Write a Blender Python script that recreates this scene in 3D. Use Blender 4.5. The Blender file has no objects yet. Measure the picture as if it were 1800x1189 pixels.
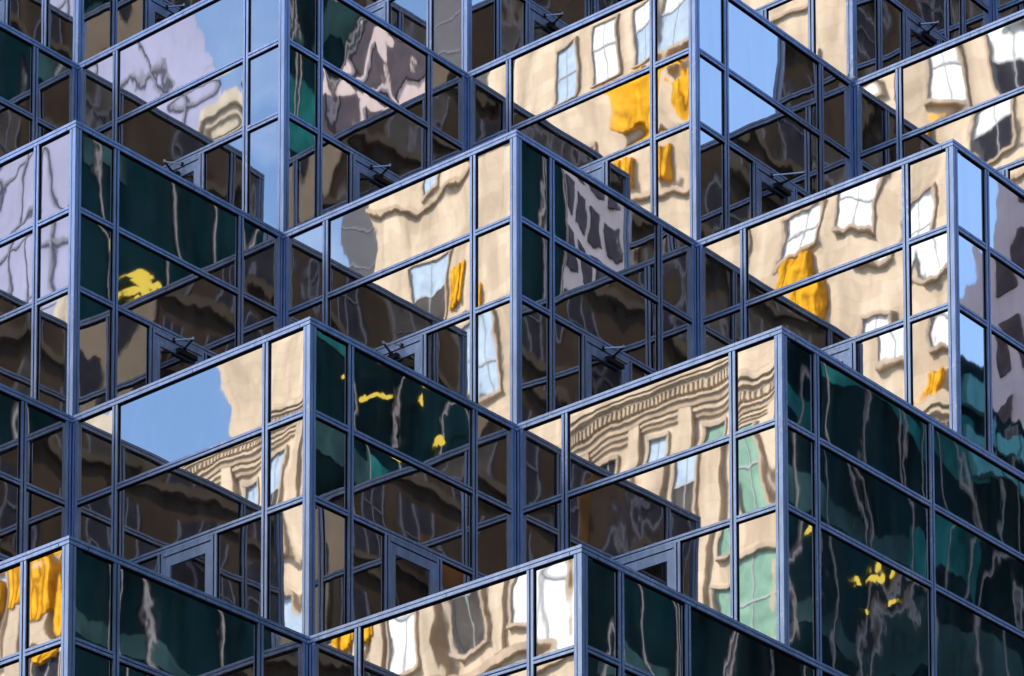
import bpy, math, random
from mathutils import Matrix, Vector
R_ = math.radians
random.seed(11)
SC = bpy.context.scene
COL = SC.collection

# ------------------------------------------------------------------ camera
ZP = 23.8178                       # height of the middle parapet above the street
A, B, H = 3.8235, 3.6, 3.6709      # bay width, bay depth, storey step
yaw, pitch, roll = 0.7176616, 0.0987535, 0.0016649
cy, sy, cp, sp = math.cos(yaw), math.sin(yaw), math.cos(pitch), math.sin(pitch)
fwd = Vector((-sy*cp, cy*cp, sp)); rgt = Vector((cy, sy, 0)); up = rgt.cross(fwd)
c_, s_ = math.cos(roll), math.sin(roll)
rgt, up = c_*rgt + s_*up, -s_*rgt + c_*up
cam = bpy.data.cameras.new('camera'); cam_o = bpy.data.objects.new('camera', cam); COL.objects.link(cam_o)
m = Matrix((rgt, up, -fwd)).transposed().to_4x4()
m.translation = Vector((29.441, -27.5266, -22.1178 + ZP))
cam_o.matrix_world = m
cam.sensor_fit = 'HORIZONTAL'; cam.sensor_width = 36
cam.lens = 6216.864/1800*36
cam.shift_x, cam.shift_y = 0.16897/1.8, 2.28451/1.8
cam.clip_start, cam.clip_end = 0.5, 9000
SC.camera = cam_o

# ------------------------------------------------------------------ sky, sun, exposure
SUN_EL = R_(41); SUN_AZ = math.atan2(-0.47, 0.88)       # measured from +Y towards +X
sund = Vector((math.sin(SUN_AZ)*math.cos(SUN_EL), math.cos(SUN_AZ)*math.cos(SUN_EL), math.sin(SUN_EL)))
W = bpy.data.worlds.new('World'); SC.world = W; W.use_nodes = True
wt = W.node_tree; wt.nodes.clear()
wo = wt.nodes.new('ShaderNodeOutputWorld'); bg = wt.nodes.new('ShaderNodeBackground')
sky = wt.nodes.new('ShaderNodeTexSky'); sky.sky_type = 'NISHITA'; sky.sun_disc = False
sky.sun_elevation = SUN_EL; sky.sun_rotation = SUN_AZ
sky.air_density = 1.0; sky.dust_density = .4; sky.ozone_density = 4.5
bg.inputs[1].default_value = 0.15
# thin veils of cloud over the whole sky
tc = wt.nodes.new('ShaderNodeTexCoord'); mp = wt.nodes.new('ShaderNodeMapping'); mp.inputs['Scale'].default_value = (1.2, 1.2, 3.2)
nz = wt.nodes.new('ShaderNodeTexNoise'); nz.inputs['Scale'].default_value = 1.7; nz.inputs['Detail'].default_value = 6; nz.inputs['Roughness'].default_value = .55
rp = wt.nodes.new('ShaderNodeValToRGB'); rp.color_ramp.elements[0].position = .54; rp.color_ramp.elements[1].position = .80
rp.color_ramp.elements[1].color = (.8, .8, .8, 1)
mx = wt.nodes.new('ShaderNodeMixRGB'); mx.inputs[2].default_value = (8.0, 8.2, 8.6, 1)
wt.links.new(tc.outputs['Generated'], mp.inputs[0]); wt.links.new(mp.outputs[0], nz.inputs['Vector'])
wt.links.new(nz.outputs['Fac'], rp.inputs[0]); wt.links.new(rp.outputs[0], mx.inputs[0])
wt.links.new(sky.outputs[0], mx.inputs[1]); wt.links.new(mx.outputs[0], bg.inputs[0]); wt.links.new(bg.outputs[0], wo.inputs[0])
sl = bpy.data.lights.new('sun', 'SUN'); sl.energy = 3.4; sl.angle = R_(.53); sl.color = (1, .94, .84)
so = bpy.data.objects.new('sun', sl); COL.objects.link(so)
so.rotation_euler = sund.to_track_quat('Z', 'Y').to_euler(); so.location = (0, 0, 120)
SC.view_settings.view_transform = 'Standard'; SC.view_settings.look = 'None'
SC.view_settings.exposure = 1.42; SC.view_settings.gamma = 1; SC.view_settings.use_curve_mapping = False
SC.render.engine = 'CYCLES'
cy_ = SC.cycles
cy_.max_bounces = 9; cy_.glossy_bounces = 7; cy_.diffuse_bounces = 2; cy_.transmission_bounces = 4; cy_.transparent_max_bounces = 6
cy_.caustics_reflective = True; cy_.caustics_refractive = False

# ------------------------------------------------------------------ materials
def newmat(name):
    mt = bpy.data.materials.new(name); mt.use_nodes = True
    nt = mt.node_tree; nt.nodes.clear()
    out = nt.nodes.new('ShaderNodeOutputMaterial')
    return mt, nt, out
def N(nt, typ, **kw):
    n = nt.nodes.new(typ)
    for k, v in kw.items(): setattr(n, k, v)
    return n
def paint(name, col, rough=.5, metallic=0., var=.15, scale=6., spec=.5, streak=1.):
    mt, nt, out = newmat(name)
    b = N(nt, 'ShaderNodeBsdfPrincipled'); b.inputs['Roughness'].default_value = rough; b.inputs['Metallic'].default_value = metallic
    b.inputs['Specular IOR Level'].default_value = spec
    g = N(nt, 'ShaderNodeNewGeometry'); mp = N(nt, 'ShaderNodeMapping'); mp.inputs['Scale'].default_value = (1, 1, streak)
    n = N(nt, 'ShaderNodeTexNoise'); n.inputs['Scale'].default_value = scale; n.inputs['Detail'].default_value = 5; n.inputs['Roughness'].default_value = .65
    r = N(nt, 'ShaderNodeMapRange'); r.inputs[1].default_value = .3; r.inputs[2].default_value = .7; r.inputs[3].default_value = 1-var; r.inputs[4].default_value = 1+var
    x = N(nt, 'ShaderNodeVectorMath', operation='SCALE'); x.inputs[0].default_value = col
    nt.links.new(g.outputs['Position'], mp.inputs[0]); nt.links.new(mp.outputs[0], n.inputs['Vector'])
    nt.links.new(n.outputs['Fac'], r.inputs[0]); nt.links.new(r.outputs[0], x.inputs['Scale'])
    nt.links.new(x.outputs[0], b.inputs['Base Color']); nt.links.new(b.outputs[0], out.inputs[0])
    return mt
def stone(name, col):
    mt, nt, out = newmat(name); L = nt.links.new
    b = N(nt, 'ShaderNodeBsdfPrincipled'); b.inputs['Roughness'].default_value = .9; b.inputs['Specular IOR Level'].default_value = .1
    g = N(nt, 'ShaderNodeNewGeometry'); mp = N(nt, 'ShaderNodeMapping'); mp.inputs['Rotation'].default_value = (R_(90), 0, 0); L(g.outputs['Position'], mp.inputs[0])
    br = N(nt, 'ShaderNodeTexBrick'); br.inputs['Scale'].default_value = 1.; br.inputs['Brick Width'].default_value = 1.1; br.inputs['Row Height'].default_value = .55
    br.inputs['Mortar Size'].default_value = .012; br.inputs['Color1'].default_value = (1, 1, 1, 1); br.inputs['Color2'].default_value = (.80, .77, .74, 1); br.inputs['Mortar'].default_value = (.80, .77, .74, 1); br.inputs['Bias'].default_value = -.35
    L(mp.outputs[0], br.inputs['Vector'])
    m2 = N(nt, 'ShaderNodeMapping'); m2.inputs['Scale'].default_value = (1, 1, .22); L(g.outputs['Position'], m2.inputs[0])
    n = N(nt, 'ShaderNodeTexNoise'); n.inputs['Scale'].default_value = .9; n.inputs['Detail'].default_value = 6; n.inputs['Roughness'].default_value = .6; L(m2.outputs[0], n.inputs['Vector'])
    rp = N(nt, 'ShaderNodeValToRGB'); e = rp.color_ramp.elements; e[0].position = .32; e[0].color = (.62, .59, .56, 1); e[1].position = .58; e[1].color = (1.04, 1.01, .98, 1); L(n.outputs['Fac'], rp.inputs[0])
    x = N(nt, 'ShaderNodeMixRGB', blend_type='MULTIPLY'); x.inputs[0].default_value = 1; L(br.outputs['Color'], x.inputs[1]); L(rp.outputs[0], x.inputs[2])
    y = N(nt, 'ShaderNodeMixRGB', blend_type='MULTIPLY'); y.inputs[0].default_value = 1; y.inputs[1].default_value = (*col, 1); L(x.outputs[0], y.inputs[2])
    L(y.outputs[0], b.inputs['Base Color']); L(b.outputs[0], out.inputs[0]); return mt
def speck(mt):
    # small scuffs and lime spots on the metal
    nt = mt.node_tree; L = nt.links.new; b = next(n for n in nt.nodes if n.type == 'BSDF_PRINCIPLED')
    old = b.inputs['Base Color'].links[0].from_socket
    g = N(nt, 'ShaderNodeNewGeometry'); n = N(nt, 'ShaderNodeTexNoise'); n.inputs['Scale'].default_value = 22; n.inputs['Detail'].default_value = 4; L(g.outputs['Position'], n.inputs['Vector'])
    n2 = N(nt, 'ShaderNodeTexNoise'); n2.inputs['Scale'].default_value = 1.1; L(g.outputs['Position'], n2.inputs['Vector'])
    a = N(nt, 'ShaderNodeMath', operation='MULTIPLY'); L(n.outputs['Fac'], a.inputs[0]); L(n2.outputs['Fac'], a.inputs[1])
    rp = N(nt, 'ShaderNodeMapRange'); rp.inputs[1].default_value = .34; rp.inputs[2].default_value = .42; rp.inputs[4].default_value = .75; L(a.outputs[0], rp.inputs[0])
    m = N(nt, 'ShaderNodeMixRGB'); m.inputs[2].default_value = (.75, .80, .88, 1); L(rp.outputs[0], m.inputs[0]); L(old, m.inputs[1]); L(m.outputs[0], b.inputs['Base Color'])
    r2 = N(nt, 'ShaderNodeMapRange'); r2.inputs[3].default_value = .24; r2.inputs[4].default_value = .50; L(n2.outputs['Fac'], r2.inputs[0]); L(r2.outputs[0], b.inputs['Roughness'])
def emit(name, col, s):
    mt, nt, out = newmat(name); e = N(nt, 'ShaderNodeEmission'); e.inputs[0].default_value = (*col, 1); e.inputs[1].default_value = s
    nt.links.new(e.outputs[0], out.inputs[0]); return mt
def mirror_glass(name, tint, f0, body, k1, k2, stretch, tilt):
    """coated pane: every pane bends its reflection in its own way (real glass is never flat)"""
    mt, nt, out = newmat(name); L = nt.links.new
    tc = N(nt, 'ShaderNodeTexCoord'); oi = N(nt, 'ShaderNodeObjectInfo')
    mp = N(nt, 'ShaderNodeMapping'); mp.inputs['Scale'].default_value = (1, 1, stretch); L(tc.outputs['Object'], mp.inputs[0])
    w = N(nt, 'ShaderNodeMath', operation='MULTIPLY'); w.inputs[1].default_value = 97.0; sd = N(nt, 'ShaderNodeAttribute', attribute_type='OBJECT', attribute_name='ripple_seed'); L(sd.outputs['Fac'], w.inputs[0])
    am = N(nt, 'ShaderNodeAttribute', attribute_type='OBJECT', attribute_name='ripple_strength')
    def slope(scale, k, detail):
        n = N(nt, 'ShaderNodeTexNoise', noise_dimensions='4D'); n.inputs['Scale'].default_value = scale; n.inputs['Detail'].default_value = detail
        n.inputs['Roughness'].default_value = .5
        L(mp.outputs[0], n.inputs['Vector']); L(w.outputs[0], n.inputs['W'])
        s = N(nt, 'ShaderNodeVectorMath', operation='SUBTRACT'); s.inputs[1].default_value = (.5, .5, .5); L(n.outputs['Color'], s.inputs[0])
        q = N(nt, 'ShaderNodeVectorMath', operation='SCALE'); q.inputs['Scale'].default_value = k; L(s.outputs[0], q.inputs[0]); return q
    a1 = slope(.75, k1, 0); a2 = slope(2.4, k2, 1.0)
    # strength differs from pane to pane
    wn = N(nt, 'ShaderNodeTexWhiteNoise', noise_dimensions='1D'); L(w.outputs[0], wn.inputs['W'])
    
    a3 = slope(8.0, k2*.32, 2.0); a0 = N(nt, 'ShaderNodeVectorMath', operation='ADD'); L(a2.outputs[0], a0.inputs[0]); L(a3.outputs[0], a0.inputs[1])
    ad = N(nt, 'ShaderNodeVectorMath', operation='ADD'); L(a1.outputs[0], ad.inputs[0]); L(a0.outputs[0], ad.inputs[1])
    sc = N(nt, 'ShaderNodeVectorMath', operation='SCALE'); L(ad.outputs[0], sc.inputs[0]); L(am.outputs['Fac'], sc.inputs['Scale'])
    tl = N(nt, 'ShaderNodeVectorMath', operation='SUBTRACT'); tl.inputs[1].default_value = (.5, .5, .5); L(wn.outputs['Color'], tl.inputs[0])
    t2 = N(nt, 'ShaderNodeVectorMath', operation='SCALE'); t2.inputs['Scale'].default_value = tilt; L(tl.outputs[0], t2.inputs[0])
    # sealed units bow in or out
    bw = N(nt, 'ShaderNodeMapRange'); bw.inputs[3].default_value = -.0022; bw.inputs[4].default_value = .0022; L(wn.outputs['Value'], bw.inputs[0])
    b1 = N(nt, 'ShaderNodeVectorMath', operation='SCALE'); L(tc.outputs['Object'], b1.inputs[0]); L(bw.outputs[0], b1.inputs['Scale'])
    e0 = N(nt, 'ShaderNodeVectorMath', operation='MULTIPLY_ADD'); e0.inputs[1].default_value = (2, 2, 2); e0.inputs[2].default_value = (-1, -1, -1); L(tc.outputs['Generated'], e0.inputs[0])
    e1 = N(nt, 'ShaderNodeVectorMath', operation='MULTIPLY'); L(e0.outputs[0], e1.inputs[0]); L(e0.outputs[0], e1.inputs[1])
    e2 = N(nt, 'ShaderNodeVectorMath', operation='MULTIPLY'); L(e1.outputs[0], e2.inputs[0]); L(e1.outputs[0], e2.inputs[1])
    e3 = N(nt, 'ShaderNodeVectorMath', operation='MULTIPLY'); L(e2.outputs[0], e3.inputs[0]); L(e2.outputs[0], e3.inputs[1])
    e4 = N(nt, 'ShaderNodeVectorMath', operation='MULTIPLY'); L(e3.outputs[0], e4.inputs[0]); L(e0.outputs[0], e4.inputs[1])
    eb = N(nt, 'ShaderNodeMath', operation='MULTIPLY'); eb.inputs[1].default_value = 3.2; L(bw.outputs[0], eb.inputs[0])
    ed = N(nt, 'ShaderNodeVectorMath', operation='SCALE'); L(e4.outputs[0], ed.inputs[0]); L(eb.outputs[0], ed.inputs['Scale'])
    g = N(nt, 'ShaderNodeNewGeometry')
    cur = g.outputs['Normal']
    for v in (sc, t2, b1, ed):
        d = N(nt, 'ShaderNodeVectorMath', operation='ADD'); L(cur, d.inputs[0]); L(v.outputs[0], d.inputs[1]); cur = d.outputs[0]
    nm = N(nt, 'ShaderNodeVectorMath', operation='NORMALIZE'); L(cur, nm.inputs[0])
    gl = N(nt, 'ShaderNodeBsdfGlossy'); gl.inputs['Color'].default_value = (*tint, 1); gl.inputs['Roughness'].default_value = 0.013; L(nm.outputs[0], gl.inputs['Normal'])
    df = N(nt, 'ShaderNodeBsdfDiffuse'); df.inputs[0].default_value = (*body, 1)
    lw = N(nt, 'ShaderNodeLayerWeight'); lw.inputs[0].default_value = .5
    pw = N(nt, 'ShaderNodeMath', operation='POWER'); pw.inputs[1].default_value = 4.; L(lw.outputs['Facing'], pw.inputs[0])
    fr = N(nt, 'ShaderNodeMapRange'); fr.inputs[3].default_value = f0; fr.inputs[4].default_value = 1.; L(pw.outputs[0], fr.inputs[0])
    mx = N(nt, 'ShaderNodeMixShader'); L(fr.outputs[0], mx.inputs[0]); L(df.outputs[0], mx.inputs[1]); L(gl.outputs[0], mx.inputs[2]); dm = N(nt, 'ShaderNodeMapping'); dm.inputs['Scale'].default_value = (5, 5, .7); L(g.outputs['Position'], dm.inputs[0])
    dn = N(nt, 'ShaderNodeTexNoise'); dn.inputs['Scale'].default_value = 1.; dn.inputs['Detail'].default_value = 7; dn.inputs['Roughness'].default_value = .7; L(dm.outputs[0], dn.inputs['Vector'])
    dr = N(nt, 'ShaderNodeMapRange'); dr.inputs[1].default_value = .42; dr.inputs[2].default_value = .78; dr.inputs[3].default_value = .004; dr.inputs[4].default_value = .10; L(dn.outputs['Fac'], dr.inputs[0])
    du = N(nt, 'ShaderNodeBsdfDiffuse'); du.inputs[0].default_value = (.30, .29, .27, 1)
    m3 = N(nt, 'ShaderNodeMixShader'); L(dr.outputs[0], m3.inputs[0]); L(mx.outputs[0], m3.inputs[1]); L(du.outputs[0], m3.inputs[2]); L(m3.outputs[0], out.inputs[0])
    return mt

M = {}
M['frame'] = paint('blue_frame_paint', (.375, .535, .86), .30, .88, .20, 11, .5, .22)
speck(M['frame'])
M['frame_in'] = paint('dark_joint', (.006, .009, .028), .9, 0, .1, 6, 0)
M['gasket_shade'] = paint('black_gasket_shade', (.008, .007, .010), .9, 0, .1, 6, 0)  # gasket strips that also paint the shaded frame underside black
M['glass'] = mirror_glass('coated_glass', (.97, .96, .95), .56, (.010, .008, .007), .021, .0085, .55, .009)
M['doorglass'] = mirror_glass('door_glass', (.95, .92, .90), .25, (.008, .006, .006), .012, .006, .8, .006)
M['closer'] = paint('dark_bronze_metal', (.02, .018, .02), .35, .6, .1)
M['steel'] = paint('worn_steel', (.55, .55, .56), .3, .9, .1)
M['terrace'] = paint('terrace_paving', (.22, .21, .20), .8, 0, .2, 3)
M['core'] = paint('dark_interior', (.03, .026, .024), .9, 0, .2)
M['white'] = paint('white_plastic', (.8, .8, .78), .5, 0, .06)

# ------------------------------------------------------------------ mesh helpers
def mesh_boxes(name, boxes, mats, idx=None):
    vs, fs, mi = [], [], []
    for q, (x0, x1, y0, y1, z0, z1) in enumerate(boxes):
        o = len(vs)
        vs += [(x0,y0,z0),(x1,y0,z0),(x1,y1,z0),(x0,y1,z0),(x0,y0,z1),(x1,y0,z1),(x1,y1,z1),(x0,y1,z1)]
        fs += [(o,o+3,o+2,o+1),(o+4,o+5,o+6,o+7),(o,o+1,o+5,o+4),(o+1,o+2,o+6,o+5),(o+2,o+3,o+7,o+6),(o+3,o,o+4,o+7)]
        mi += [idx[q] if idx else 0]*6
    me = bpy.data.meshes.new(name); me.from_pydata(vs, [], fs)
    for mm in mats: me.materials.append(mm)
    if idx: me.polygons.foreach_set('material_index', mi)
    me.update(); return me
def link(name, me, parent=None, loc=(0, 0, 0), rot=None, label=None, kind=None):
    o = bpy.data.objects.new(name, me); COL.objects.link(o); o.location = loc
    if rot: o.rotation_euler = rot
    if parent: o.parent = parent
    if label: o['label'] = label
    if kind: o['kind'] = kind
    return o
def tag(o, label, cat, group=None, kind=None):
    o['label'] = label; o['category'] = cat
    if group: o['group'] = group
    if kind: o['kind'] = kind
def empty(name, loc=(0, 0, 0)):
    o = bpy.data.objects.new(name, None); COL.objects.link(o); o.location = loc; o.empty_display_size = .5; return o
_cache = {}
def shared(key, make):
    if key not in _cache: _cache[key] = make()
    return _cache[key]

# ================================================================== THE GLASS BUILDING
bld = empty('glass_building')
tag(bld, 'stepped blue-framed mirror glass office building with zigzag terraces filling the view', 'building')

# a facade has its own frame: s along the wall (left to right in the picture), n outwards, z up
class Face:
    def __init__(self, kind, plane): self.k, self.p = kind, plane
    def loc(self, s, n, z):
        return (s, self.p - n, z + ZP) if self.k == 'L' else (self.p + n, s, z + ZP)
    def box(self, s0, s1, n0, n1, z0, z1):      # local (centred) coordinates
        return (s0, s1, -n1, -n0, z0, z1) if self.k == 'L' else (n0, n1, s0, s1, z0, z1)
FR = .0                                          # frame face
def bar_v(face, name, s, z0, z1):
    h = round(z1 - z0, 4)
    def mk():
        bx = [face.box(-.044, -.010, -.06, 0, 0, h), face.box(.010, .044, -.06, 0, 0, h), face.box(-.010, .010, -.06, -.030, 0, h),
              face.box(-.052, -.044, -.06, -.020, 0, h), face.box(.044, .052, -.06, -.020, 0, h)]
        return mesh_boxes(name, bx, [M['frame'], M['frame_in'], M['gasket_shade']], [0, 0, 1, 2, 2])
    return link(name, shared((name, face.k, h), mk), bld, face.loc(s, 0, z0))
def bar_h(face, name, s0, s1, z):
    w = round(s1 - s0, 4)
    def mk():
        bx = [face.box(0, w, -.06, 0, -.036, -.0065), face.box(0, w, -.06, 0, .0065, .036), face.box(0, w, -.06, -.026, -.0065, .0065),
              face.box(0, w, -.06, -.018, -.052, -.036), face.box(0, w, -.06, -.020, .036, .042)]  # lower strip: gasket with the soffit's shade painted in
        return mesh_boxes(name, bx, [M['frame'], M['frame_in'], M['gasket_shade']], [0, 0, 1, 2, 2])
    return link(name, shared((name, face.k, w), mk), bld, face.loc(s0, 0, z))
def cap(face, s0, s1, z):
    w = round(s1 - s0, 4)
    def mk():
        bx = [face.box(0, w, -.12, 0, -.033, 0), face.box(0, w, -.12, -.022, -.043, -.033), face.box(0, w, -.12, 0, -.080, -.043), face.box(0, w, -.10, -.018, -.089, -.080), face.box(.11, w-.11, -.06, -.019, -.104, -.089)] + [face.box(q, q+.006, -.05, .0012, -.079, -.044) for q in ((.15, w*.52, w-.16) if w < 5 else [1.7*j+.15 for j in range(int(w/1.7))])]
        return mesh_boxes('parapet_rail', bx, [M['frame'], M['frame_in'], M['gasket_shade']], [0, 1, 0, 1, 2] + [1]*(len(bx)-5))
    return link('parapet_rail', shared(('cap', face.k, w), mk), bld, face.loc(s0, 0, z))
PANES = []
prnd = random.Random(13)
def ripple(o, right=False):
    o['ripple_seed'] = prnd.random(); o['ripple_strength'] = prnd.uniform(.4, 1.2) if right else prnd.uniform(.35, .95); PANES.append(o)
def pane(face, s0, s1, z0, z1, name='pane', mat='glass', parent=None, n=-.030):
    w, h = round(s1 - s0 + .006, 3), round(z1 - z0 + .006, 3)
    def mk(): return mesh_boxes(name, [face.box(-w/2, w/2, -.022, 0, -h/2, h/2)], [M[mat]])
    o = link(name, shared((name, mat, face.k, w, h), mk), parent or bld, face.loc((s0+s1)/2, n, (z0+z1)/2))
    ripple(o, face.k == 'R'); return o
def bead(face, s0, s1, z0, z1):                  # black strip, gasket and painted shade, round a pane opening
    pass

T1, T2 = -1.08, -2.06
def door(face, s0, s1, zt, zb, hinge, closer):
    """s0..s1 clear opening between mullions; zt underside of the transom"""
    w = s1 - s0; top = zt - .050; h = top - .012 - zb
    st, rl = .105, .115
    bx = [face.box(0, st, -.05, -.014, 0, h), face.box(w-st, w, -.05, -.014, 0, h), face.box(st, w-st, -.05, -.014, h-rl, h), face.box(st, w-st, -.05, -.014, 0, .25),
          face.box(.0, .030, -.05, -.006, 0, h) , face.box(w-.030, w, -.05, -.006, 0, h)]
    key = ('door', face.k, round(w, 3), round(h, 3))
    d = link('door', shared(key, lambda: mesh_boxes('door', bx, [M['frame']])), bld, face.loc(s0, 0, zb))
    loc = lambda s, n, z: (s, -n, z) if face.k == 'L' else (n, s, z)
    # head bar above the leaf
    key = ('doorhead', face.k, round(w, 3))
    def mk(): return mesh_boxes('door_head', [face.box(0, w, -.06, -.003, h+.012, h+.062), face.box(0, w, -.06, -.030, h, h+.012)], [M['frame'], M['gasket_shade']], [0, 1])
    link('door_head', shared(key + (round(h, 3),), mk), d)
    pw, ph = w-2*st+.006, h-rl-.25+.006
    def mk2(): return mesh_boxes('door_pane', [face.box(-pw/2, pw/2, -.02, 0, -ph/2, ph/2)], [M['doorglass']])
    ripple(link('door_pane', shared(('dp', face.k, round(pw, 3), round(ph, 3)), mk2), d, loc(w/2, -.030, .25 + (h-rl-.25)/2)))
    hs = .016 if hinge < 0 else w-.016
    def mk3():
        return mesh_boxes('hinge', [face.box(-.016, .016, -.01, .012, -.07, .07), face.box(-.006, .006, .0, .020, -.075, .075)], [M['steel'], M['frame']], [0, 1])
    link('hinge', shared(('hinge', face.k), mk3), d, loc(hs, -.004, h-.30))
    if closer:
        cl = bpy.data.objects.new('door_closer', shared(('closer', face.k, hinge, closer), lambda: closer_mesh(face, hinge, closer))); COL.objects.link(cl); cl.parent = d
        cl.location = loc(w/2 + hinge*.02, -.014, h-.05)
    return d
def beam(p, q, r):
    """a flat square bar between two points: 8 verts, 6 faces"""
    p, q = Vector(p), Vector(q); d = (q-p).normalized(); u = d.cross(Vector((.3, .2, 1))).normalized(); v = d.cross(u)
    return [tuple(c + u*a*r + v*b*r) for c in (p, q) for a, b in ((-1,-1),(1,-1),(1,1),(-1,1))], [(0,3,2,1),(4,5,6,7),(0,1,5,4),(1,2,6,5),(2,3,7,6),(3,0,4,7)]
def closer_mesh(face, hinge, style):
    L = (lambda s, n, z: (s, -n, z)) if face.k == 'L' else (lambda s, n, z: (n, s, z))
    vs, fs, mi = [], [], []
    def add(bm, m_):
        o = len(vs); vs.extend(bm[0]); fs.extend([tuple(i+o for i in f) for f in bm[1]]); mi.extend([m_]*len(bm[1]))
    x0, x1, y0, y1, z0, z1 = face.box(-.05, .27, 0, .055, -.060, .0) if hinge > 0 else face.box(-.27, .05, 0, .055, -.060, .0)
    add(([(x0,y0,z0),(x1,y0,z0),(x1,y1,z0),(x0,y1,z0),(x0,y0,z1),(x1,y0,z1),(x1,y1,z1),(x0,y1,z1)], [(0,3,2,1),(4,5,6,7),(0,1,5,4),(1,2,6,5),(2,3,7,6),(3,0,4,7)]), 0)
    h = hinge
    reach = .26 if style == 1 else .42
    apex = (-.02*h if style == 1 else .06*h, reach, .05)
    add(beam(L(.05*h, .04, .02), L(*apex), .010), 0)
    add(beam(L(*apex), L(-.10*h, .015, .085), .008), 1)
    add(beam(L(.05*h, .03, -.01), L(.05*h, .06, .03), .022), 0)
    add(beam(L(-.10*h, -.004, .085), L(-.10*h, .03, .085), .020), 0)
    add(beam(L(apex[0], apex[1], apex[2]-.012), L(apex[0], apex[1], apex[2]+.022), .013), 1)
    add(beam(L(.07*h, .05, .006), L(.25*h, .05, .006), .005), 1)
    me = bpy.data.meshes.new('door_closer'); me.from_pydata(vs, [], fs); me.materials.append(M['closer']); me.materials.append(M['steel'])
    me.polygons.foreach_set('material_index', mi); me.update(); return me

def rows(face, cols, zt, zb, z1, z2, door_at=None, hinge=1, closer=0, s_lo=0, s_hi=0):
    """cols: list of (s0, s1) clear glass widths between uprights; three rows of panes; door_at = (m1, m2) splits the wide column's third row"""
    for (s0, s1) in cols:
        bar_h(face, 'transom', s0, s1, z1); bar_h(face, 'transom', s0, s1, z2)
        pane(face, s0, s1, z1+.036, zt-.085); pane(face, s0, s1, z2+.036, z1-.036)
        if door_at and s0 < door_at[0] < s1:
            m1, m2 = door_at
            for mm in (m1, m2): bar_v(face, 'mullion', mm, zb, z2-.036)
            pane(face, s0, m1-.044, zb, z2-.036); pane(face, m2+.044, s1, zb, z2-.036)
            door(face, m1+.044, m2-.044, z2-.036, zb, hinge, closer)
        else:
            pane(face, s0, s1, zb, z2-.036)

def in_view(i, k):
    """rough test: does the bay come near the picture?"""
    pts = [(i*A, (i+k)*B, k*H), ((i-1)*A, (i+k)*B, k*H-5), (i*A, (i+k+1)*B, k*H-5), ((i-1)*A, (i+k)*B, k*H)]
    mi = cam_o.matrix_world.inverted()
    us, vs = [], []
    for p in pts:
        q = mi @ Vector((p[0], p[1], p[2]+ZP)); us.append(900-168.97 + 6216.864*q.x/-q.z); vs.append(594.5+2284.5 - 6216.864*q.y/-q.z)
    return max(us) > -420 and min(us) < 2150 and max(vs) > -60 and min(vs) < 1330
BAYS = [(i, k) for k in range(-3, 4) for i in range(-4, 3) if in_view(i, k)]
CLOSERS_L = {(0, 1): 1, (1, 0): 1, (-1, 1): 1, (0, 0): 1}
CLOSERS_R = {(0, 1): 1, (1, 1): 2, (0, 0): 1, (1, 0): 1, (0, 2): 1, (1, 2): 1, (-1, 1): 1, (-1, 2): 1}
def corner_post(i, k, x, y, zt, zb):
    h = round(zt - zb, 4)
    def mk():
        bx = [(-.056, 0, 0, .056, 0, h), (-.068, -.056, .022, .06, 0, h), (-.104, -.068, 0.002, .06, 0, h),
              (-.06, -.022, .056, .068, 0, h), (-.06, -.002, .068, .104, 0, h)]
        return mesh_boxes('corner_post', bx, [M['frame'], M['frame_in']], [0, 1, 0, 1, 0])
    link('corner_post', shared(('cpost', h), mk), bld, (x, y, zb+ZP))
def inner_post(x, y, zt, zb):
    h = round(zt - zb, 4)
    def mk():
        bx = [(-.06, 0, 0, .06, 0, h), (0, .036, .006, .06, 0, h), (.036, .052, .028, .06, 0, h), (.052, .096, 0, .06, 0, h),
              (-.06, -.006, -.036, 0, 0, h), (-.06, -.028, -.052, -.036, 0, h), (-.06, 0, -.096, -.052, 0, h)]
        return mesh_boxes('inner_corner_post', bx, [M['frame'], M['frame_in']], [1, 0, 1, 0, 0, 1, 0])
    link('inner_corner_post', shared(('ipost', h), mk), bld, (x, y, zb+ZP))
YE = 7.2 + 12.5                                   # end of the long side wall
core_boxes = []
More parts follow.
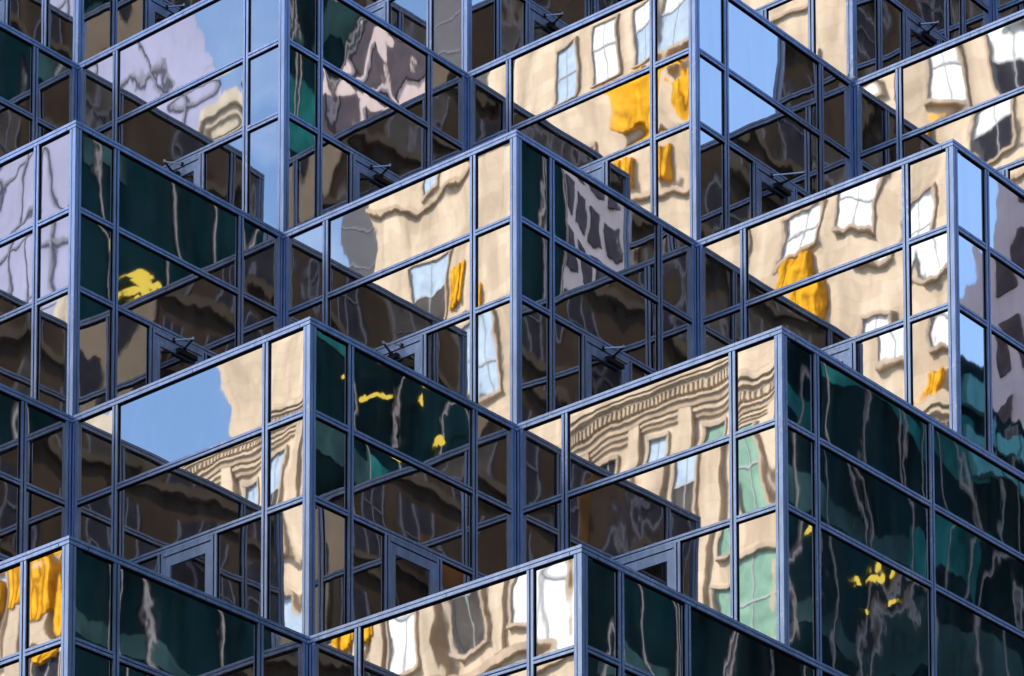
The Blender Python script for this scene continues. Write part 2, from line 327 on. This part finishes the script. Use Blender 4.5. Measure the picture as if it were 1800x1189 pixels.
for (i, k) in BAYS:
    x, y, z = i*A, (i+k)*B, k*H
    zb = z - H - .95; zt = z - .089
    fl, fr = Face('L', y), Face('R', x)
    # left-facing wall: inner corner at x-A, outer corner at x
    cap(fl, x-A, x, z)
    ms = [x-A+.722, x-A+3.137]
    for mm in ms: bar_v(fl, 'mullion', mm, zb, zt)
    rows(fl, [(x-A+.096, ms[0]-.044), (ms[0]+.044, ms[1]-.044), (ms[1]+.044, x-.104)], z, zb, z+T1, z+T2,
         (x-A+1.497, x-A+2.352), -1, CLOSERS_L.get((i, k), 0))
    if i < 2:
        cap(fr, y+.12, y+B+.12, z)
        ms = [y+.684, y+2.842]
        for mm in ms: bar_v(fr, 'mullion', mm, zb, zt)
        rows(fr, [(y+.104, ms[0]-.044), (ms[0]+.044, ms[1]-.044), (ms[1]+.044, y+B-.096)], z, zb, z+T1, z+T2,
             (y+1.306, y+2.206), 1, CLOSERS_R.get((i, k), 0))
        corner_post(i, k, x, y, zt, zb)
        inner_post(x, y+B, zt, zb)
    else:
        # the flat side wall: this storey's band runs back from the corner without a step
        cap(fr, y+.12, YE, z)
        zlow = z - H
        corner_post(i, k, x, y, zt, zlow)
        ms = {0: [y+.765, y+3.1, y+5.45, y+7.8, y+10.1], -1: [y+.684, y+3.05, y+5.42, y+7.8, y+10.2, y+12.6]}.get(k, [y+.67, y+1.83, y+B+.684, y+B+3.05, y+B+5.42, y+B+7.8, y+B+10.2])
        ms = [q for q in ms if q < YE-.3]
        for mm in ms: bar_v(fr, 'mullion', mm, zlow, zt)
        edges = [y+.104] + [q for mm in ms for q in (mm-.044, mm+.044)] + [YE]
        rows(fr, list(zip(edges[0::2], edges[1::2])), z, zlow, z+T1, z+T2)
    # terrace floor behind the parapet
    o = link('terrace_floor', shared('terr', lambda: mesh_boxes('terrace_floor', [(.13, A, .13, B+.2, -.25, 0)], [M['terrace']])), bld, (x-A-.13, y+.0, z-.95+ZP))
    core_boxes.append((x-A+.25, x-.25, y+.25, y+B*2-.3, zb-.2+ZP, z-.95-.25+ZP))
    inner = (x-A, x)
# dark rooms behind the glass
for q, bx in enumerate(core_boxes):
    pass
# white clip on one parapet corner
def clip_mesh():
    vs, fs = [], []
    for a, b_, r in (((0,0,.01), (-.05,-.035,.05), .012), ((-.05,-.035,.05), (.01,-.085,.06), .012), ((0,-.01,0), (.055,-.03,.012), .012)):
        v, f = beam(a, b_, r); o = len(vs); vs += v; fs += [tuple(i+o for i in g) for g in f]
    me = bpy.data.meshes.new('bracket'); me.from_pydata(vs, [], fs); me.materials.append(M['white']); me.update(); return me
link('bracket', clip_mesh(), bld, (A, 3*B-.02, H+ZP+.005), label='small white bracket on a parapet corner')

# ================================================================== SURROUNDINGS (seen mirrored in the glass)
M['beige'] = stone('beige_limestone', (.70, .575, .43))
M['beige2'] = paint('weathered_limestone', (.50, .375, .26), .85, 0, .25, 1.6, .2, .5)
M['stone2'] = stone('trim_limestone', (.55, .45, .35))
M['sash'] = paint('grey_sash', (.36, .37, .38), .6, 0, .1)
M['cream'] = stone('cream_stone', (.52, .46, .37))
M['dark_grey'] = paint('grey_concrete', (.085, .085, .095), .8, 0, .14, .7, .2)  # dark grey base colour with random tone
M['lilac'] = paint('lilac_sky_glass', (.31, .31, .43), .6, 0, .14, .3, 0)  # glass panels, their sky reflection painted as flat lilac
M['seam'] = paint('dark_seam', (.13, .13, .17), .7, 0, .1)
M['blind'] = paint('white_blind', (.80, .79, .76), .7, 0, .05)
M['paleglass'] = paint('pale_window_glass', (.42, .52, .62), .15, 0, .2, 2)
M['greenglass'] = paint('green_window_glass', (.20, .36, .24), .2, 0, .3, 2)
M['darkwin'] = paint('dark_window_glass', (.03, .030, .04), .9, 0, .3, 2, 0)
M['yellow'] = paint('golden_awning_cloth', (.70, .345, .020), .9, 0, .6, 3.5, 0, .6)
M['brown'] = paint('brown_brick', (.060, .042, .029), .9, 0, .40, .5, 0, .5)
M['brown2'] = paint('sandstone_ledge', (.10, .078, .058), .9, 0, .3, 1, 0)
M['greypanel'] = paint('grey_panel', (.080, .071, .064), .9, 0, .6, .9, 0)
M['tan'] = paint('tan_stone', (.33, .25, .18), .9, 0, .16, .6, 0)
M['tower'] = paint('dark_green_glass', (.0018, .0115, .0150), .9, 0, .95, .30, 0, .6)
M['teal'] = paint('teal_spandrel', (.011, .088, .086), .9, 0, .85, .6, 0, .5)
M['teal2'] = paint('grey_teal_spandrel', (.020, .048, .050), .9, 0, .8, .6, 0, .5)
M['cyan'] = paint('pale_teal_panel', (.09, .27, .29), .9, 0, .5, .8, 0, .5)
M['lilacwhite'] = paint('lilac_white_render', (.74, .67, .72), .9, 0, .10, .6, 0)
M['mull'] = paint('pale_mullion', (.27, .24, .235), .9, 0, .3, 1.5, 0)
M['amber'] = paint('amber_glow_panel', (.10, .045, .016), .9, 0, .5, 2, 0)  # warm room glow painted as a dull orange colour
M['softwin'] = paint('smoky_window_glass', (.105, .085, .095), .9, 0, .4, 1.2, 0)
M['pink'] = paint('pink_render', (.80, .62, .56), .9, 0, .14, .6, 0)
M['lamp'] = emit('yellow_lit_office', (1, .76, .12), .52)
M['asphalt'] = paint('asphalt', (.05, .05, .052), .9, 0, .2, 2)
M['paving'] = paint('pavement_slabs', (.25, .24, .225), .85, 0, .15, 1.5)

rnd = random.Random(5)
def zbox(x0, x1, y0, y1, z0, z1): return (x0, x1, y0, y1, z0+ZP, z1+ZP)
# ---- limestone building to the rear left, its sunny side at y = -50
lime = empty('limestone_building', (-40, -55, 0)); tag(lime, 'beige limestone building with deep cornice, seen mirrored in the left facing panes', 'building')
def lk(par, name, boxes, mats, idx=None, **kw):
    o = link(name, mesh_boxes(name, boxes, mats, idx), par, **kw); o.matrix_parent_inverse = par.matrix_world.inverted() if False else Matrix.Translation(-Vector(par.location)); return o
wall_x0, wall_x1 = -47.2, -10.
lk(lime, 'wall', [zbox(wall_x0, wall_x1, -75, -50.0, 24, 62)], [M['beige']])
lk(lime, 'lower_wall', [zbox(-62, wall_x1, -75, -49.7, -ZP, 25.6)], [M['beige']])
cb, ci = [], []
zz = 25.3
for q, (hh, out_, mi_) in enumerate([(.16,.10,1),(.10,.18,0),(.07,.12,1),(.22,.24,1),(.08,.34,0),(.06,.26,1),(.34,.20,1),(.10,.40,0),(.07,.46,1),(.12,.56,0),(.08,.50,1),(.20,.66,0),(.10,.60,1),(.14,.40,0)]):
    cb.append(zbox(-62, wall_x1, -51, -49.7+out_, zz, zz+hh)); ci.append(mi_); zz += hh
lk(lime, 'cornice', cb, [M['beige'], M['beige2']], ci)
lk(lime, 'dentils', [zbox(xx, xx+.10, -50, -49.27, 26.02, 26.30) for xx in [-62+.21*q for q in range(247)]], [M['beige']], kind='stuff')
lk(lime, 'string_course', [zbox(-62, wall_x1, -51, -49.45, zz, zz+.28) for zz in (16.2, 9.5)] + [zbox(wall_x0, wall_x1, -51, -49.8, zz, zz+.18) for zz in (38.0, 47.6)], [M['beige2']])
lk(lime, 'pilaster', [zbox(xx, xx+.55, -51, -49.45, 16.5, 25.6) for xx in [-60.4+2.55*q for q in range(20)]] , [M['beige']])
def win(x0, x1, z0, z1, y, kind):
    mz = z0 + (z1-z0)*rnd.uniform(.38, .62); w = x1-x0
    bx = [zbox(x0-.12, x1+.12, y-.1, y+.20, z0-.12, z0), zbox(x0-.10, x1+.10, y-.1, y+.16, z1, z1+.14), zbox(x0-.10, x0, y-.1, y+.14, z0, z1), zbox(x1, x1+.10, y-.1, y+.14, z0, z1),
          zbox(x0, x1, y-.1, y+.015, z0, mz), zbox(x0, x1, y-.1, y+.020, mz, z1),
          zbox(x0, x1, y, y+.05, mz-.035, mz+.035), zbox(x0, x0+.05, y, y+.045, z0, z1), zbox(x1-.05, x1, y, y+.045, z0, z1), zbox((x0+x1)/2-.02, (x0+x1)/2+.02, y, y+.04, z0, z1)]
    lo = {'w': rnd.choice((2, 1, 1, 3)), 'g': 4, 'd': 3, 'p': rnd.choice((2, 5))}[kind]; hi = {'w': 1, 'g': 4, 'd': 3, 'p': 2}[kind]
    lk(lime, 'window', bx, [M['stone2'], M['blind'], M['paleglass'], M['darkwin'], M['greenglass'], M['greypanel'], M['sash']], [0, 0, 0, 0, lo, hi, 6, 6, 6, 6])
for (x0, x1, z0, z1, k) in [(-44.3,-43.1,43.2,45.8,'p'),(-42.1,-40.8,43.4,46,'w'),(-39.9,-38.6,43.2,45.7,'w'),(-37.3,-36.1,43.2,45.7,'w'),(-34,-32.7,42.7,45.0,'w'),(-31.4,-30.3,42.4,44.8,'w'),(-28.9,-27.7,42.4,44.8,'w'),
        (-44.3,-43.1,38.6,40.8,'p'),(-31.4,-30.3,39.1,41.4,'w'),(-28.9,-27.7,39.1,41.4,'w'),(-37.2,-36.1,39.0,41,'w'),
        (-32.4,-31,34,36.4,'w'),(-34.5,-33.3,33.9,35.4,'w'),(-29.9,-28.6,32.2,34.4,'w'),(-37.0,-36.1,33.6,35.8,'w'),(-26.9,-25.8,33.2,35.6,'w'),
        (-32.0,-31,29.9,32,'w'),(-29.6,-28.5,29.1,31.1,'w'),(-44.5,-42.9,32.0,35.0,'p'),(-42.1,-41.2,29.2,31.4,'p'),(-39.4,-38.3,29.4,31.6,'w'),
        (-45.4,-44.7,28.0,30.2,'p'),(-37.2,-36,28.0,29.9,'w'),(-34.8,-33.7,28.0,30.0,'w'),(-26.7,-25.6,29.2,31.4,'w')]:
    win(x0, x1, z0, z1, -50.0, k)
for q in range(19):
    xx = -59.55+2.55*q
    win(xx+.15, xx+1.1, 21.6, 24.9, -49.7, 'g' if q == 11 else 'pd'[q % 2]); win(xx, xx+1.3, 17.2, 20.4, -49.7, 'wpdwp'[q % 5] if q not in (11, 12) else 'g')
    win(xx, xx+1.3, 11.6, 15, -49.7, 'dpwpd'[q % 5])
for (x0, x1, z0, z1) in [(-42.2,-40.8,41.0,42.9),(-39.9,-39.0,41.4,42.8),(-39.4,-38.9,38.4,39.9),(-41.3,-40.4,38.4,39.9),(-33.8,-33.1,41.2,42.2),(-34.4,-33.4,32.0,33.7),(-42.5,-41.5,32.2,33.8),
                         (-36.6,-36.1,34.4,35.6),(-47.6,-46.9,18.9,20.5),(-46.7,-45.9,18.1,20.4),(-49.0,-48.1,18.1,20.1),(-40.9,-39.9,18.5,20.0),(-29.6,-29.1,26.9,28.3),(-36.6,-35.2,36.6,38)]:
    yb = -49.40 if z0 < 25 else -49.78; nf = max(4, int((x1-x0)/.16)); fw = (x1-x0)/nf
    lk(lime, 'awning', [zbox(x0+fw*q, x0+fw*(q+1)-.012, -50.0, yb+rnd.uniform(-.02, .13), z0+rnd.uniform(0, .22), z1-rnd.uniform(0, .12)) for q in range(nf)], [M['yellow']])
# ---- towers farther back on that side
t = empty('lilac_tower', (-115, -100, 0)); tag(t, 'tall lilac panelled tower, mirrored in the far left panes', 'building')
def prism(par, name, pts, z0, z1, mat):
    n = len(pts); vs = [(p[0], p[1], z+ZP) for z in (z0, z1) for p in pts]
    fs = [tuple(range(n))[::-1], tuple(range(n, 2*n))] + [(q, (q+1) % n, n+(q+1) % n, n+q) for q in range(n)]
    me = bpy.data.meshes.new(name); me.from_pydata(vs, [], fs); me.materials.append(mat); me.update()
    o = link(name, me, par); o.matrix_parent_inverse = Matrix.Translation(-Vector(par.location)); return o
prism(t, 'wall', [(-190, -90), (-190, -160), (-95.2, -90)], -ZP, 150, M['lilac'])
lk(t, 'panel_seams', [zbox(-150, -95.2, -90.1, -89.9, zz, zz+.18) for zz in [20+3.6*q for q in range(34)]] + [zbox(xx, xx+.17, -90.1, -89.86, 20, 148) for xx in [-149.5+2.7*q for q in range(20)]], [M['seam']], kind='stuff')
t = empty('cream_tower', (-94, -86, 0)); tag(t, 'slender cream stone tower with moulded top beside the lilac tower reflection', 'building')
def slant(w, f): return [(-95.3-w-4, -92.2), (-93.1+w-4, -92.2), (-93.1+w, -89.2+f), (-95.3-w, -89.2+f)]
prism(t, 'shaft', slant(0, 0), -ZP, 75.2, M['cream'])
for w_, z0_, z1_ in ((.15, 75.2, 75.6), (.4, 75.6, 76.2), (.1, 72.9, 73.15)): prism(t, 'cornice', slant(w_, w_), z0_, z1_, M['cream'])
t = empty('grey_tower', (-78, -95, 0)); tag(t, 'plain grey concrete tower behind the limestone building', 'building')
lk(t, 'wall', [zbox(-87.4, -60, -110, -92, -ZP, 110)], [M['dark_grey']])
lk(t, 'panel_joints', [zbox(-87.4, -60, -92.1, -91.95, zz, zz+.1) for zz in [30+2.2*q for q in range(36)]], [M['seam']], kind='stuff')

def uneven(a, b):
    out_, y = [], a
    while y < b:
        out_.append(y)
        if rnd.random() < .3: out_.append(min(y+rnd.uniform(.2, .5), b))
        y += rnd.uniform(1.0, 3.4)
    return out_
def lamps(par, x0, x1, y0, y1, z0, z1):
    bx = []
    for q in range(int(60*(y1-y0)*(z1-z0))+2):
        yy, zz = rnd.uniform(y0, y1-.1), rnd.uniform(z0, z1-.05); bx.append(zbox(x0-.004*q, x1-.004*q, yy, yy+rnd.uniform(.07, .17), zz, zz+rnd.uniform(.04, .10)))
    lk(par, 'office_lamps', bx, [M['lamp']], kind='stuff')
# ---- right-hand street side: west faces at x = 40
t = empty('green_tower', (52, 35, 0)); tag(t, 'dark green glass office tower with teal bands, mirrored in the right facing panes', 'building')
lk(t, 'wall', [zbox(40.3, 70, 8, 49.6, -ZP, 95)], [M['tower']])
sp_b = []
for zz in [-22+3.7*q for q in range(31)]:
    yy = 8.
    while yy < 49.4:
        w = rnd.choice((1.7, 3.4, 5.1, 6.8)); y1 = min(yy+w, 49.6)
        if rnd.random() < .62: sp_b.append(zbox(40.27, 40.35, yy, y1, zz, zz+rnd.choice((.7, 1.1, 1.5))))
        yy = y1
lk(t, 'spandrel_panels', sp_b, [M['teal'], M['teal2']], [rnd.random() < .45 for _ in sp_b], kind='stuff')
lk(t, 'mullions', [zbox(40.24, 40.3, yy, yy+.075, -20, 95) for yy in uneven(8.2, 49.4)], [M['mull']], kind='stuff')
for (y0, y1, z0, z1) in [(39.0,39.25,26.4,26.9),(40.0,40.5,26.3,26.8),(40.5,41.5,26.2,27.3),(42.7,43.0,21.5,21.6),(43.7,44.1,21.0,21.15),(41.6,41.8,21.1,21.2),(41.1,41.25,21.6,21.7),(36.0,36.4,26.5,27.3),(44.9,45.1,21.7,21.8)]:
    lamps(t, 40.1, 40.26, y0, y1, z0, z1)
t = empty('pink_building', (48, 52, 0)); tag(t, 'pale pink building with rows of dark windows beside the green tower', 'building')
lk(t, 'wall', [zbox(40.6, 60, 49.6, 55.4, -ZP, 52)], [M['pink']])
pw = []
for zz in [24.0+1.9*q for q in range(14)]:
    for yy in [49.95+1.08*q for q in range(5)]: pw.append(zbox(40.5, 40.64, yy+.1, yy+.74, zz, zz+1.2))
lk(t, 'windows', pw, [M['softwin']], kind='stuff')
t = empty('teal_block', (45, 70, 0)); tag(t, 'lower dark glass block with teal bands and yellow lit offices', 'building')
lk(t, 'wall', [zbox(39.6, 58, 49.8, 110, -ZP, 25.4)], [M['tower']])
sp_b = []
for zz in [-22+3.4*q for q in range(14)]:
    yy = 49.8
    while yy < 109:
        w = rnd.choice((1.5, 3., 4.5, 6)); y1 = min(yy+w, 110)
        if rnd.random() < .7: sp_b.append(zbox(39.57, 39.65, yy, y1, zz, zz+rnd.choice((.6, 1.0, 1.5))))
        yy = y1
lk(t, 'spandrel_panels', sp_b, [M['teal'], M['teal2']], [rnd.random() < .45 for _ in sp_b], kind='stuff')
lk(t, 'mullions', [zbox(39.53, 39.6, yy, yy+.065, -20, 25.2) for yy in uneven(50.2, 109)], [M['mull']], kind='stuff')
for (y0, y1, z0, z1) in [(52.7,53.0,17.2,17.4),(53.5,53.8,17.5,17.75),(54.3,55.2,17.45,17.6),(53.6,53.8,16.8,16.9),(60.3,61.4,13.9,14.3),(50.35,50.75,17.55,17.65)]:
    lamps(t, 39.4, 39.52, y0, y1, z0, z1)
lk(t, 'top_panels', [zbox(39.40, 39.56, 58.2+1.5*q, 58.2+1.5*q+rnd.uniform(.7, 1.3), z_, z_+rnd.uniform(.6, 1.2)) for q in range(14) for z_ in (22.4, 24.0)], [M['cyan']], kind='stuff')
t = empty('lilac_white_building', (42, 86, 0)); tag(t, 'lilac white building with tall dark windows at the far right of the reflections', 'building')
lk(t, 'wall', [zbox(24, 52.2, 80, 95, -ZP, 62)], [M['lilacwhite']])
pw = []
for zz in [20.0+3.3*q for q in range(12)]:
    for xx in [51.0-2.0*q for q in range(13)]: pw.append(zbox(xx-1.1, xx, 79.9, 80.05, zz, zz+2.2))
lk(t, 'windows', pw, [M['softwin']], kind='stuff')

# ---- street side behind the camera: brown building
t = empty('brown_building', (55, -50, 0)); tag(t, 'dark brown brick building across the street, twice mirrored inside the corners', 'building')
lk(t, 'wall', [zbox(46, 75, -140, -2, -ZP, 85)], [M['brown']])
gp, dk = [], []
for q in range(26):
    for r in range(24):
        y0 = -38.9 - 3.7*q - rnd.uniform(0, .5); z0 = -8.2 + 4.05*r
        (gp if rnd.random() < .45 else dk).append(zbox(45.85, 46.05, y0-2.3, y0-.2, z0, z0+2.9))
lk(t, 'window_blinds', gp, [M['greypanel']], kind='stuff')
lk(t, 'window_panes', dk, [M['darkwin']], kind='stuff')
lk(t, 'sash_bars', [(45.8, 45.9, b_[2]+(b_[3]-b_[2])*f-.035, b_[2]+(b_[3]-b_[2])*f+.035, b_[4], b_[5]) for b_ in gp+dk for f in (.02, .5, .98)] + [(45.8, 45.9, b_[2], b_[3], b_[4]+1.4, b_[4]+1.47) for b_ in gp+dk], [M['seam']], kind='stuff')
lk(t, 'ledges', [zbox(45.75, 46.05, -140, -38.4, -8.55+4.05*q, -8.25+4.05*q) for q in range(23)], [M['brown2']])
lk(t, 'stone_wing', [zbox(45.6, 60, -38.3, -6, -ZP, 70)], [M['tan']])
lk(t, 'wing_windows', [zbox(45.5, 45.7, yy, yy+1.2, zz, zz+2.4) for yy in (-36.6, -33, -29.4, -25.8, -22, -18, -14) for zz in [-8+4.05*q for q in range(19)]], [M['darkwin']], kind='stuff')
for (y0, y1, z0, z1) in [(-44.8, -44.3, 19.6, 22.0), (-53.0, -52.5, 23.8, 26.2)]:
    lk(t, 'amber_glow_panel', [zbox(45.7, 46, y0, y1, z0, z1)], [M['amber']])  # added panels, their colour stands in for an interior glow
lk(t, 'banner', [zbox(45.5, 45.8, -45.8, -45.0, 37.4, 38.4)], [M['yellow']])

# ---- ground
g = link('ground', mesh_boxes('ground', [(-4000, 4000, -4000, 4000, -.5, 0)], [M['asphalt']]), kind='structure')
g = link('pavement', mesh_boxes('pavement', [(-60, 14, -14, 60, 0, .13), (-62, -8, -75, -44, 0, .13), (36, 75, -140, 110, 0, .13)], [M['paving']]), kind='structure')
# building base below the modelled storeys and dark floors inside
lk(bld, 'base_wall', [(-20, 2*A-.3, 0.4, 45, 0, -3*H+ZP-1.2)], [M['core']])

# panes and transoms wholly hidden behind parapets or outside the frame are joined into one part each
bpy.context.view_layer.update()
dg = bpy.context.evaluated_depsgraph_get(); eye = cam_o.matrix_world.translation.copy(); inv = cam_o.matrix_world.inverted()
def shown(o):
    c = o.bound_box; mw = o.matrix_world
    lo = Vector(c[0]); hi = Vector(c[6]); n = 0
    for u in (.02, .15, .3, .5, .7, .85, .98):
        for v in (.02, .15, .3, .5, .7, .85, .98):
            face_x = (hi.x-lo.x) < (hi.y-lo.y)
            p = mw @ (Vector((hi.x, lo.y+(hi.y-lo.y)*u, lo.z+(hi.z-lo.z)*v)) if face_x else Vector((lo.x+(hi.x-lo.x)*u, lo.y, lo.z+(hi.z-lo.z)*v)))
            q = inv @ p; sx, sy_ = 900-168.97+6216.864*q.x/-q.z, 594.5+2284.51-6216.864*q.y/-q.z
            if not (-60 < sx < 1860 and -60 < sy_ < 1249): continue
            d = (p-eye); L_ = d.length; ok, hit, nn, fi, ob, mm = SC.ray_cast(dg, eye, d/L_, distance=L_+.5)
            if ok and ob.name == o.name: return 1
    return n
for nm in ('pane', 'transom', 'mullion'):
    obs = [o for o in bld.children if o.name.split('.')[0] == nm]
    def off(o):
        q = inv @ o.matrix_world.translation
        return max(abs(-168.97+6216.864*q.x/-q.z)/900, abs(2284.51-6216.864*q.y/-q.z)/594)
    hid = sorted((o for o in obs if shown(o) == 0), key=off)
    hid = hid[max(0, 280-(len(obs)-len(hid))):]
    vs, fs, mi = [], [], []
    for o in hid:
        k = len(vs); vs += [tuple(o.matrix_world @ v.co) for v in o.data.vertices]
        for p in o.data.polygons: fs.append(tuple(k+i for i in p.vertices)); mi.append(p.material_index)
    if hid:
        me = bpy.data.meshes.new(nm); me.from_pydata(vs, [], fs)
        for mm in hid[0].data.materials: me.materials.append(mm)
        me.polygons.foreach_set('material_index', mi); me.update()
        j = link(nm, me, bld, kind='stuff'); j['ripple_seed'] = .37; j['ripple_strength'] = .8
        for o in hid: bpy.data.objects.remove(o)
    print(nm, len(obs), 'hidden', len(hid))
